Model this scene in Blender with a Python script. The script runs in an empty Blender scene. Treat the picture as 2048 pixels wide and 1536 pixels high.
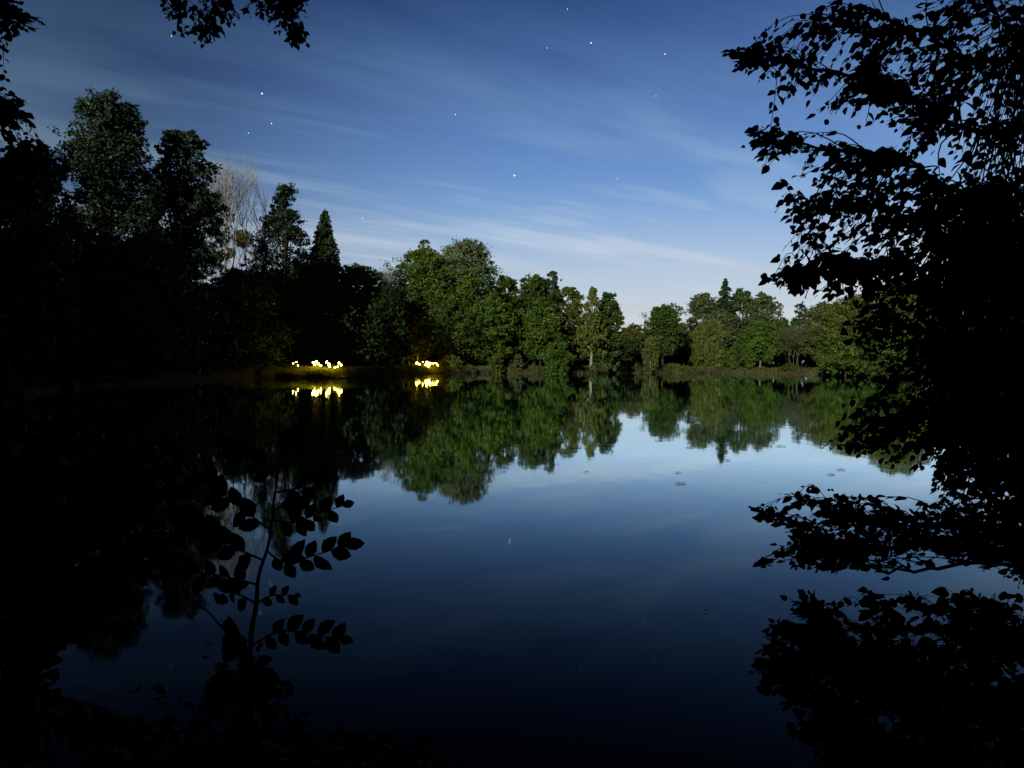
import bpy, math, random
import numpy as np
from mathutils import Vector, Matrix

# ------------------------------------------------------------------ camera, sky, moon
sc = bpy.context.scene
FPX = 1547.0                       # focal length in pixels of the 2048-wide photograph
CAM = Vector((0.0, 0.0, 2.0))
cd = bpy.data.cameras.new("camera"); cam = bpy.data.objects.new("camera", cd)
sc.collection.objects.link(cam); sc.camera = cam
cd.sensor_width = 36; cd.lens = FPX / 2048 * 36; cd.clip_start = 0.05; cd.clip_end = 12000
MROT = Matrix.Rotation(math.radians(90 - 1.85), 3, 'X') @ Matrix.Rotation(math.radians(0.8), 3, 'Z')
cam.matrix_world = Matrix.Translation(CAM) @ MROT.to_4x4()

SUN_EL, SUN_AZ = math.radians(17), math.radians(202)      # azimuth clockwise from +Y: behind and left
sdir = Vector((math.sin(SUN_AZ) * math.cos(SUN_EL), math.cos(SUN_AZ) * math.cos(SUN_EL), math.sin(SUN_EL)))
sd = bpy.data.lights.new("moon", 'SUN'); sd.energy = 3.2; sd.angle = math.radians(0.5); sd.color = (0.95, 0.96, 0.80)
so = bpy.data.objects.new("moon", sd); sc.collection.objects.link(so)
so.rotation_euler = (-sdir).to_track_quat('-Z', 'Y').to_euler()

sc.view_settings.view_transform = 'Standard'; sc.view_settings.look = 'None'
sc.view_settings.exposure = -0.1; sc.view_settings.gamma = 1.0; sc.view_settings.use_curve_mapping = False
sc.cycles.max_bounces = 6; sc.cycles.transparent_max_bounces = 4; sc.cycles.caustics_reflective = False
sc.cycles.caustics_refractive = False; sc.cycles.sample_clamp_indirect = 4

world = bpy.data.worlds.new("World"); sc.world = world; world.use_nodes = True
def build_sky():
    nt = world.node_tree; nt.nodes.clear(); N = nt.nodes.new; L = nt.links.new
    out = N('ShaderNodeOutputWorld'); bg = N('ShaderNodeBackground'); bg.inputs['Strength'].default_value = 0.13
    L(bg.outputs[0], out.inputs[0])
    sky = N('ShaderNodeTexSky'); sky.sky_type = 'NISHITA'; sky.sun_disc = False
    sky.sun_elevation = SUN_EL; sky.sun_rotation = SUN_AZ; sky.air_density = 1.0; sky.dust_density = 0.6; sky.ozone_density = 2.5
    tc = N('ShaderNodeTexCoord')
    sep = N('ShaderNodeSeparateXYZ'); L(tc.outputs['Generated'], sep.inputs[0])
    def m(op, a, b=None, c=None, clamp=False):
        n = N('ShaderNodeMath'); n.operation = op; n.use_clamp = clamp
        for i, v in enumerate((a, b, c)):
            if v is None: continue
            if isinstance(v, (int, float)): n.inputs[i].default_value = v
            else: L(v, n.inputs[i])
        return n.outputs[0]
    def ramp(src, stops, interp='EASE'):
        n = N('ShaderNodeValToRGB'); n.color_ramp.interpolation = interp; e = n.color_ramp.elements
        while len(e) < len(stops): e.new(0.5)
        for i, (p, c) in enumerate(stops):
            e[i].position = p; e[i].color = (*c, 1) if isinstance(c, tuple) else (c, c, c, 1)
        L(src, n.inputs[0]); return n.outputs[0]
    def mix(bt, f, a, b):
        n = N('ShaderNodeMix'); n.data_type = 'RGBA'; n.blend_type = bt
        for s, v in ((n.inputs[0], f), (n.inputs[6], a), (n.inputs[7], b)):
            if isinstance(v, (int, float)): s.default_value = v
            elif isinstance(v, tuple): s.default_value = (*v, 1)
            else: L(v, s)
        return n.outputs[2]
    z = m('MAXIMUM', sep.outputs[2], 0.0)
    # darker, bluer night sky towards the zenith
    grade = ramp(z, [(0.0, (0.78, 0.76, 1.0)), (0.10, (0.80, 0.80, 1.0)), (0.20, (0.68, 0.70, 0.92)), (0.31, (0.62, 0.56, 0.76)),
                     (0.42, (0.42, 0.38, 0.55)), (0.49, (0.14, 0.14, 0.22)), (0.7, (0.06, 0.07, 0.12))], 'LINEAR')
    base = mix('MULTIPLY', 1.0, sky.outputs[0], grade)
    # thin cirrus on a flat layer: streaks run along one wind direction
    zz = m('ADD', z, 0.07)
    u = m('DIVIDE', sep.outputs[0], zz); v = m('DIVIDE', sep.outputs[1], zz)
    a = math.radians(57)
    al = m('ADD', m('MULTIPLY', u, math.sin(a)), m('MULTIPLY', v, math.cos(a)))
    ac = m('SUBTRACT', m('MULTIPLY', u, math.cos(a)), m('MULTIPLY', v, math.sin(a)))
    def noise(sx, sy, off, sc_, det, dist=0.0, rough=0.55):
        cb = N('ShaderNodeCombineXYZ'); L(m('MULTIPLY_ADD', al, sx, off), cb.inputs[0]); L(m('MULTIPLY', ac, sy), cb.inputs[1])
        cb.inputs[2].default_value = off
        n = N('ShaderNodeTexNoise'); n.inputs['Scale'].default_value = sc_; n.inputs['Detail'].default_value = det
        n.inputs['Distortion'].default_value = dist; n.inputs['Roughness'].default_value = rough
        L(cb.outputs[0], n.inputs['Vector']); return n.outputs[0]
    n1 = ramp(noise(0.22, 0.75, 3.7, 1.0, 5, 0.6), [(0.45, 0.0), (0.60, 1.0)])
    n2 = ramp(noise(0.50, 2.3, 9.1, 1.0, 5, 0.35), [(0.48, 0.0), (0.60, 1.0)])
    cl = m('ADD', m('MULTIPLY', n1, 0.78), m('MULTIPLY', n2, 0.42), clamp=True)
    fade = ramp(z, [(0.0, 0.75), (0.10, 0.95), (0.25, 0.85), (0.36, 0.5), (0.46, 0.3), (0.6, 0.1)], 'LINEAR')
    cl = m('MULTIPLY', cl, fade)
    cloudcol = mix('MULTIPLY', 1.0, ramp(z, [(0.0, (.82, .84, .96)), (0.14, (.55, .66, .88)), (0.28, (.27, .39, .60)), (0.42, (.13, .20, .36)), (0.52, (.03, .05, .10))], 'LINEAR'), (8.6, 8.6, 8.6))
    c2 = mix('MIX', m('MULTIPLY', cl, 0.95), base, cloudcol)
    # pale glow low over the far right bank
    vm = N('ShaderNodeVectorMath'); vm.operation = 'DOT_PRODUCT'; L(tc.outputs['Generated'], vm.inputs[0])
    g = Vector((0.26, 1, 0.03)).normalized(); vm.inputs[1].default_value = g
    az = ramp(vm.outputs['Value'], [(0.55, 0.0), (0.93, 0.65), (1.0, 1.0)])
    low = ramp(z, [(0.0, 1.0), (0.09, 0.65), (0.24, 0.0)])
    c3 = mix('MIX', m('MULTIPLY', m('MULTIPLY', az, low), 0.55), c2, (5.6, 5.6, 6.6))
    # whole sky a little dimmer away from the glow
    dim = ramp(vm.outputs['Value'], [(0.0, 0.25), (0.70, 0.45), (0.96, 1.0)])
    c4 = mix('MULTIPLY', 1.0, c3, dim)
    fin = ramp(z, [(0.0, (.92, .90, .84)), (0.115, (.91, .90, .83)), (0.27, (.73, .90, .94)), (0.40, (.46, .71, .86)), (0.55, (.20, .34, .50))], 'LINEAR')
    L(mix('MULTIPLY', 1.0, c4, fin), bg.inputs[0])
build_sky()

# ------------------------------------------------------------------ helpers
COL = sc.collection
def W(px, py, d):
    v = MROT @ Vector(((px - 1024) / FPX, -(py - 768) / FPX, -1.0))
    return np.array(CAM + v * (d / v.y))

def tag(o, label=None, cat=None, group=None, kind=None):
    if label: o['label'] = label
    if cat: o['category'] = cat
    if group: o['group'] = group
    if kind: o['kind'] = kind
    return o

def empty(name, loc, label=None, cat=None, group=None):
    o = bpy.data.objects.new(name, None); COL.objects.link(o); o.location = Vector([float(c) for c in loc]); o.empty_display_size = 0.3
    return tag(o, label, cat, group)

def make_obj(name, V, loops, starts, counts, mat, parent=None, smooth=False):
    """V (n,3) world coordinates -> one mesh object; a child keeps its coordinates relative to the parent."""
    V = np.asarray(V, dtype=np.float64)
    off = np.array(parent.location) if parent is not None else np.zeros(3)
    me = bpy.data.meshes.new(name)
    me.vertices.add(len(V)); me.vertices.foreach_set('co', (V - off).astype(np.float32).ravel())
    me.loops.add(len(loops)); me.loops.foreach_set('vertex_index', np.asarray(loops, dtype=np.int32))
    me.polygons.add(len(starts)); me.polygons.foreach_set('loop_start', np.asarray(starts, dtype=np.int32))
    if smooth: me.polygons.foreach_set('use_smooth', np.ones(len(starts), dtype=bool))
    me.update(calc_edges=True); me.validate()
    me.materials.append(mat)
    o = bpy.data.objects.new(name, me); COL.objects.link(o)
    if parent is not None: o.parent = parent
    return o

class Geo:
    """collects polygons of any kind and builds them as one mesh"""
    def __init__(s): s.V = []; s.F = []; s.n = 0
    def add(s, V, faces):
        V = np.asarray(V, float); s.V.append(V)
        s.F += [[i + s.n for i in f] for f in faces]; s.n += len(V)
    def tube(s, pts, rad, sides=5):
        pts = np.asarray(pts, float); m = len(pts)
        T = np.gradient(pts, axis=0); T /= np.linalg.norm(T, axis=1)[:, None] + 1e-9
        ref = np.array([0.0, 0.0, 1.0]) if abs(T[0][2]) < 0.8 else np.array([1.0, 0.0, 0.0])
        V = []
        for i in range(m):
            a = np.cross(T[i], ref); a /= np.linalg.norm(a) + 1e-9; b = np.cross(T[i], a)
            ref = np.cross(a, T[i])
            for k in range(sides):
                t = 2 * math.pi * k / sides
                V.append(pts[i] + rad[i] * (a * math.cos(t) + b * math.sin(t)))
        F = [[i * sides + k, i * sides + (k + 1) % sides, (i + 1) * sides + (k + 1) % sides, (i + 1) * sides + k]
             for i in range(m - 1) for k in range(sides)]
        F.append(list(range(sides))[::-1]); F.append([(m - 1) * sides + k for k in range(sides)])
        s.add(V, F)
    def build(s, name, mat, parent=None, smooth=True):
        V = np.concatenate(s.V); cnt = [len(f) for f in s.F]
        return make_obj(name, V, [i for f in s.F for i in f], np.concatenate([[0], np.cumsum(cnt)[:-1]]), cnt, mat, parent, smooth)

def unit(a): return a / (np.linalg.norm(a, axis=-1, keepdims=True) + 1e-9)

LEAFQ = (np.array([[-1, 0, 0], [0, -.55, .08], [1, 0, 0], [0, .55, .08]], float), [[0, 1, 2, 3]])
# a broad pointed leaf, stalk at the origin, folded along its midrib
LEAFB = (np.array([[0, 0, 0], [.18, -.22, .05], [.48, -.34, .09], [.78, -.22, .03], [1.02, 0, -.08],
                   [.78, .22, .03], [.48, .34, .09], [.18, .22, .05], [.5, 0, 0]], float),
         [[0, 1, 2, 8], [8, 2, 3, 4], [0, 8, 6, 7], [8, 4, 5, 6]])
LEAFR = (np.array([[0, 0, 0], [.14, -.27, .04], [.46, -.40, .10], [.80, -.22, .03], [1.12, 0.03, -.10],
                   [.76, .26, .03], [.42, .39, .09], [.16, .30, .04], [.5, 0, 0]], float),
         [[0, 1, 2, 8], [8, 2, 3, 4], [0, 8, 6, 7], [8, 4, 5, 6]])
BLADE = (np.array([[-.5, 0, 0], [.5, 0, 0], [.3, .12, .6], [.1, .34, 1.0], [-.25, .12, .6]], float), [[0, 1, 2, 3, 4]])

def stamp(name, tmpl, P, X, Z, S, mat, parent=None, S3=None):
    """copy a leaf outline to every position P with axis X, normal Z and size S; one mesh"""
    tv, faces = tmpl; n, k = len(P), len(tv)
    X = unit(X); Y = unit(np.cross(Z, X)); Z = np.cross(X, Y)
    s = np.stack([S, S, S], 1) if S3 is None else S3
    V = (P[:, None, :] + tv[None, :, 0, None] * (X * s[:, 0:1])[:, None, :] + tv[None, :, 1, None] * (Y * s[:, 1:2])[:, None, :]
         + tv[None, :, 2, None] * (Z * s[:, 2:3])[:, None, :]).reshape(-1, 3)
    fl = np.array([i for f in faces for i in f]); cn = np.array([len(f) for f in faces])
    loops = (fl[None, :] + (np.arange(n) * k)[:, None]).ravel()
    cnt = np.tile(cn, n); starts = np.concatenate([[0], np.cumsum(cnt)[:-1]])
    return make_obj(name, V, loops, starts, cnt, mat, parent)

# ------------------------------------------------------------------ materials
def foliage(name, c1, c2, rough=0.55, spec=0.35, patch=0.35, c3=None):
    mt = bpy.data.materials.new(name); mt.use_nodes = True; nt = mt.node_tree; N = nt.nodes.new; L = nt.links.new
    b = nt.nodes['Principled BSDF']; b.inputs['Roughness'].default_value = rough; b.inputs['Specular IOR Level'].default_value = spec
    geo = N('ShaderNodeNewGeometry'); tc = N('ShaderNodeTexCoord'); no = N('ShaderNodeTexNoise')
    no.inputs['Scale'].default_value = patch; no.inputs['Detail'].default_value = 3; L(tc.outputs['Object'], no.inputs['Vector'])
    mr = N('ShaderNodeMapRange'); mr.inputs[1].default_value = 0.35; mr.inputs[2].default_value = 0.65; L(no.outputs[0], mr.inputs[0])
    ad = N('ShaderNodeMath'); ad.operation = 'MULTIPLY_ADD'; L(geo.outputs['Random Per Island'], ad.inputs[0]); ad.inputs[1].default_value = 0.4
    h = N('ShaderNodeMath'); h.operation = 'MULTIPLY'; h.inputs[1].default_value = 0.6; L(mr.outputs[0], h.inputs[0]); L(h.outputs[0], ad.inputs[2])
    r = N('ShaderNodeValToRGB'); e = r.color_ramp.elements; e[0].position = 0.1; e[1].position = 0.9
    e[0].color = (*c1, 1); e[1].color = (*c2, 1)
    if c3: n = e.new(0.97); n.color = (*c3, 1)
    L(ad.outputs[0], r.inputs[0]); L(r.outputs[0], b.inputs['Base Color'])
    return mt

def see_through(mt, f):
    nt = mt.node_tree; b = nt.nodes['Principled BSDF']; tr = nt.nodes.new('ShaderNodeBsdfTranslucent'); mx = nt.nodes.new('ShaderNodeMixShader'); mx.inputs[0].default_value = f
    nt.links.new(b.inputs['Base Color'].links[0].from_socket, tr.inputs[0]); out = nt.nodes['Material Output']
    nt.links.new(b.outputs[0], mx.inputs[1]); nt.links.new(tr.outputs[0], mx.inputs[2]); nt.links.new(mx.outputs[0], out.inputs[0]); return mt

def bark(name, c1, c2, scale=6.0):
    mt = bpy.data.materials.new(name); mt.use_nodes = True; nt = mt.node_tree; N = nt.nodes.new; L = nt.links.new
    b = nt.nodes['Principled BSDF']; b.inputs['Roughness'].default_value = 0.9; b.inputs['Specular IOR Level'].default_value = 0.15
    tc = N('ShaderNodeTexCoord'); mp = N('ShaderNodeMapping'); mp.inputs['Scale'].default_value = (1, 1, 0.3); L(tc.outputs['Object'], mp.inputs[0])
    no = N('ShaderNodeTexNoise'); no.inputs['Scale'].default_value = scale; no.inputs['Detail'].default_value = 6; L(mp.outputs[0], no.inputs['Vector'])
    r = N('ShaderNodeValToRGB'); e = r.color_ramp.elements; e[0].position = 0.35; e[1].position = 0.65; e[0].color = (*c1, 1); e[1].color = (*c2, 1)
    L(no.outputs[0], r.inputs[0]); L(r.outputs[0], b.inputs['Base Color'])
    bp = N('ShaderNodeBump'); bp.inputs['Strength'].default_value = 0.6; bp.inputs['Distance'].default_value = 0.03
    L(no.outputs[0], bp.inputs['Height']); L(bp.outputs[0], b.inputs['Normal'])
    return mt

def plain(name, c, rough=0.6, emit=None, es=0.0):
    mt = bpy.data.materials.new(name); mt.use_nodes = True; nt = mt.node_tree; b = nt.nodes['Principled BSDF']
    no = nt.nodes.new('ShaderNodeTexNoise'); no.inputs['Scale'].default_value = 9; hv = nt.nodes.new('ShaderNodeValToRGB')
    e = hv.color_ramp.elements; e[0].color = (c[0] * .75, c[1] * .75, c[2] * .75, 1); e[1].color = (min(1, c[0] * 1.2), min(1, c[1] * 1.2), min(1, c[2] * 1.2), 1)
    nt.links.new(no.outputs[0], hv.inputs[0]); nt.links.new(hv.outputs[0], b.inputs['Base Color'])
    b.inputs['Roughness'].default_value = rough
    if emit: b.inputs['Emission Color'].default_value = (*emit, 1); b.inputs['Emission Strength'].default_value = es
    return mt

M = dict(
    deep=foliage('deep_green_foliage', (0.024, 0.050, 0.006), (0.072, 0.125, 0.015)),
    mid=foliage('mid_green_foliage', (0.032, 0.070, 0.006), (0.110, 0.180, 0.020)),
    olive=foliage('olive_foliage', (0.048, 0.068, 0.008), (0.140, 0.165, 0.022)),
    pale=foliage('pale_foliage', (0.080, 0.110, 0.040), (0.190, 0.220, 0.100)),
    brown=foliage('brownish_foliage', (0.055, 0.068, 0.014), (0.135, 0.138, 0.032)),
    grey=foliage('grey_green_foliage', (0.048, 0.070, 0.022), (0.120, 0.145, 0.055)),
    needle=foliage('needle_foliage', (0.018, 0.045, 0.018), (0.050, 0.090, 0.034)),
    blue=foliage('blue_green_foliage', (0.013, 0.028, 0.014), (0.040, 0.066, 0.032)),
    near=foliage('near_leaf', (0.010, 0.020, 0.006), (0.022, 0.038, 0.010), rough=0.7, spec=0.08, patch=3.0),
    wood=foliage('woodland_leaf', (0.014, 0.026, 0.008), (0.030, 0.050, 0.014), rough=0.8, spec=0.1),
    mistle=foliage('mistletoe_leaf', (0.070, 0.075, 0.015), (0.130, 0.120, 0.030)),
    grass=see_through(foliage('grass_blade', (0.100, 0.130, 0.012), (0.260, 0.290, 0.035)), 0.45),
    reed=foliage('reed_blade', (0.055, 0.072, 0.018), (0.140, 0.145, 0.045)),
    bark=bark('dark_bark', (0.030, 0.024, 0.018), (0.085, 0.070, 0.052)),
    palebark=bark('pale_bark', (0.24, 0.19, 0.14), (0.48, 0.40, 0.31)),
    twig=bark('bare_twig', (0.26, 0.25, 0.25), (0.46, 0.44, 0.43), 2.0),
    drytwig=bark('dry_twig', (0.10, 0.09, 0.06), (0.20, 0.18, 0.12), 2.0),
    nearbark=bark('near_bark', (0.016, 0.013, 0.010), (0.040, 0.032, 0.024), 20.0),
)

def ground_mat():
    mt = bpy.data.materials.new('ground'); mt.use_nodes = True; nt = mt.node_tree; N = nt.nodes.new; L = nt.links.new
    b = nt.nodes['Principled BSDF']; b.inputs['Roughness'].default_value = 0.95; b.inputs['Specular IOR Level'].default_value = 0.1
    geo = N('ShaderNodeNewGeometry'); sp = N('ShaderNodeSeparateXYZ'); L(geo.outputs['Position'], sp.inputs[0])
    n1 = N('ShaderNodeTexNoise'); n1.inputs['Scale'].default_value = 1.3; n1.inputs['Detail'].default_value = 8; L(geo.outputs['Position'], n1.inputs['Vector'])
    gr = N('ShaderNodeValToRGB'); e = gr.color_ramp.elements; e[0].position = .35; e[1].position = .7; e[0].color = (.035, .050, .014, 1); e[1].color = (.085, .110, .030, 1)
    L(n1.outputs[0], gr.inputs[0])
    er = N('ShaderNodeValToRGB'); e = er.color_ramp.elements; e[0].position = .3; e[1].position = .7; e[0].color = (.040, .028, .015, 1); e[1].color = (.120, .085, .050, 1)
    L(n1.outputs[0], er.inputs[0])
    ad = N('ShaderNodeMath'); ad.operation = 'MULTIPLY_ADD'; L(n1.outputs[0], ad.inputs[0]); ad.inputs[1].default_value = 0.5; L(sp.outputs[2], ad.inputs[2])
    mr = N('ShaderNodeMapRange'); mr.inputs[1].default_value = 0.60; mr.inputs[2].default_value = 0.80; L(ad.outputs[0], mr.inputs[0])
    mx = N('ShaderNodeMix'); mx.data_type = 'RGBA'; L(mr.outputs[0], mx.inputs[0]); L(er.outputs[0], mx.inputs[6]); L(gr.outputs[0], mx.inputs[7])
    L(mx.outputs[2], b.inputs['Base Color'])
    return mt
def water_mat():
    mt = bpy.data.materials.new('pond_water'); mt.use_nodes = True; nt = mt.node_tree; N = nt.nodes.new; L = nt.links.new
    df = N('ShaderNodeBsdfDiffuse'); df.inputs[0].default_value = (0.0004, 0.0050, 0.0065, 1)
    b = N('ShaderNodeBsdfGlossy'); b.inputs['Roughness'].default_value = 0.03; b.inputs['Color'].default_value = (0.81, 0.96, 1.0, 1)
    fr = N('ShaderNodeFresnel'); fr.inputs[0].default_value = 1.33; pw = N('ShaderNodeMath'); pw.operation = 'POWER'; pw.inputs[1].default_value = 2.15
    ml = N('ShaderNodeMath'); ml.operation = 'MULTIPLY'; ml.inputs[1].default_value = 4.8; ml.use_clamp = True
    mx = N('ShaderNodeMixShader'); L(fr.outputs[0], pw.inputs[0]); L(pw.outputs[0], ml.inputs[0]); L(ml.outputs[0], mx.inputs[0]); L(df.outputs[0], mx.inputs[1]); L(b.outputs[0], mx.inputs[2])
    L(mx.outputs[0], nt.nodes['Material Output'].inputs[0]); nt.nodes.remove(nt.nodes['Principled BSDF'])
    geo = N('ShaderNodeNewGeometry'); mp = N('ShaderNodeMapping'); mp.inputs['Scale'].default_value = (1.0, 0.45, 1.0)
    L(geo.outputs['Position'], mp.inputs[0])
    n1 = N('ShaderNodeTexNoise'); n1.inputs['Scale'].default_value = 0.55; n1.inputs['Detail'].default_value = 3; L(mp.outputs[0], n1.inputs['Vector'])
    n2 = N('ShaderNodeTexNoise'); n2.inputs['Scale'].default_value = 4.0; n2.inputs['Detail'].default_value = 2; L(mp.outputs[0], n2.inputs['Vector'])
    ad = N('ShaderNodeMath'); ad.operation = 'MULTIPLY_ADD'; L(n2.outputs[0], ad.inputs[0]); ad.inputs[1].default_value = 0.08; L(n1.outputs[0], ad.inputs[2])
    bp = N('ShaderNodeBump'); bp.inputs['Strength'].default_value = 1.0; bp.inputs['Distance'].default_value = 0.006
    L(ad.outputs[0], bp.inputs['Height']); L(bp.outputs[0], b.inputs['Normal']); L(bp.outputs[0], fr.inputs['Normal'])
    return mt

# ------------------------------------------------------------------ terrain and water
SHORE = [(0, 3.0), (1.2, 3.0), (2.6, 3.3), (4.2, 4.4), (6.0, 7), (10, 14), (20, 30), (38, 55), (58, 85), (66, 112), (60, 126), (51.5, 133), (45, 138), (38.5, 139), (30, 132), (22.5, 127),
         (18, 123), (14, 117), (11.6, 114.5), (8, 111.5), (4.7, 109.5), (1.5, 109), (-1.7, 108.5), (-5, 104), (-8, 101), (-11, 99.3), (-12.5, 93), (-12.8, 84), (-13.6, 76),
         (-15.5, 71.4), (-18, 71), (-21.5, 70.8), (-23.5, 67), (-25.5, 56), (-24.5, 42), (-20, 28), (-12, 15), (-6.8, 8.5), (-4.2, 5.0), (-2.6, 3.5), (-1.2, 3.1)]
SP = np.array(SHORE, float)
def sdf(x, y):
    """distance to the shoreline, positive on land"""
    x = np.atleast_1d(np.asarray(x, float)); y = np.atleast_1d(np.asarray(y, float))
    d = np.full(x.shape, 1e9); ins = np.zeros(x.shape, bool); n = len(SP)
    for i in range(n):
        a, b = SP[i], SP[(i + 1) % n]; e = b - a
        t = np.clip(((x - a[0]) * e[0] + (y - a[1]) * e[1]) / (e @ e), 0, 1)
        d = np.minimum(d, np.hypot(x - a[0] - t * e[0], y - a[1] - t * e[1]))
        c = (a[1] > y) != (b[1] > y)
        ins ^= c & (x < (b[0] - a[0]) * (y - a[1]) / (b[1] - a[1] + 1e-12) + a[0])
    return np.where(ins, -d, d)
def wob(x, y):
    return 0.20 * np.sin(x * 0.9 + 1.3 * np.sin(y * 0.31)) + 0.14 * np.sin(x * 2.3 + y * 1.1) + 0.1 * np.sin(y * 1.7 - x * 0.6)
def zt(x, y):
    x = np.asarray(x, float); y = np.asarray(y, float); far = np.clip((np.hypot(x, y) - 15) / 30, 0, 1)
    d = sdf(x, y) + wob(x, y) * far
    land = 0.62 * (1 - np.exp(-np.maximum(d, 0) / 0.45)) + 0.035 * np.minimum(np.maximum(d, 0), 22) + 0.0015 * np.clip(d - 22, 0, 400) + 0.04 * np.sin(x * 1.1) * np.sin(y * 0.8) * far
    return np.where(d > 0, land, -1.6 * (1 - np.exp(np.minimum(d, 0) / 1.2)))
def zg(x, y): return float(zt(x, y)[0])

def build_terrain():
    def axis(lo, hi, step, far):
        a = list(np.arange(lo, hi + step, step)); s = step; v = a[-1]
        while v < far: s *= 1.35; v += s; a.append(v)
        s = step; v = a[0]
        while v > -far: s *= 1.35; v -= s; a.insert(0, v)
        return np.array(a)
    xs = axis(-40, 74, 0.75, 2500); ys = axis(-6, 150, 0.75, 2500)
    X, Y = np.meshgrid(xs, ys); Z = zt(X.ravel(), Y.ravel())
    V = np.stack([X.ravel(), Y.ravel(), Z], 1); nx, ny = len(xs), len(ys)
    i, j = np.meshgrid(np.arange(nx - 1), np.arange(ny - 1)); a = (j * nx + i).ravel()
    loops = np.stack([a, a + 1, a + nx + 1, a + nx], 1).ravel(); k = len(a)
    tag(make_obj('ground', V, loops, np.arange(k) * 4, [4] * k, ground_mat(), None, True), kind='structure')
    g = Geo(); g.add([(-30, 2.2, 0), (72, 2.2, 0), (72, 146, 0), (-30, 146, 0)], [[0, 1, 2, 3]])
    # the pond sheet stays within the basin: bank rises above it everywhere else
    tag(g.build('water', water_mat(), None, False), kind='structure')
build_terrain()

# ------------------------------------------------------------------ tree builders
def prof(kind, t):
    t = np.clip(t, 0, 1)
    if kind == 'round': return np.sqrt(np.maximum(0.02, 1 - (2 * t - 0.9) ** 2 / 1.25))
    if kind == 'oval': return np.sqrt(np.maximum(0.12, 1 - np.abs(2 * t - 0.9) ** 2.6 / 1.45))
    if kind == 'egg': return np.where(t < 0.3, 0.65 + 1.15 * t, np.sqrt(np.maximum(0.08, 1 - ((t - 0.3) / 0.74) ** 2.4)))
    if kind == 'cone': return np.where(t < 0.15, 0.7 + 2 * t, 1.0 - (t - 0.15) / 0.88)
    if kind == 'spire': return np.where(t < 0.4, 0.75 + 0.6 * t, 0.99 * (1 - ((t - 0.4) / 0.62) ** 1.2))
    if kind == 'column': return np.where(t < 0.1, 0.6 + 4 * t, np.where(t < 0.75, 1.0, np.sqrt(np.maximum(0.03, 1 - ((t - 0.75) / 0.26) ** 2))))
    if kind == 'dome': return np.sqrt(np.maximum(0.02, 1 - t ** 2.4))
    return np.ones_like(t)

def rdir(rng, n, up=0.0):
    v = rng.normal(size=(n, 3)); v[:, 2] += up; return unit(v)

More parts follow.
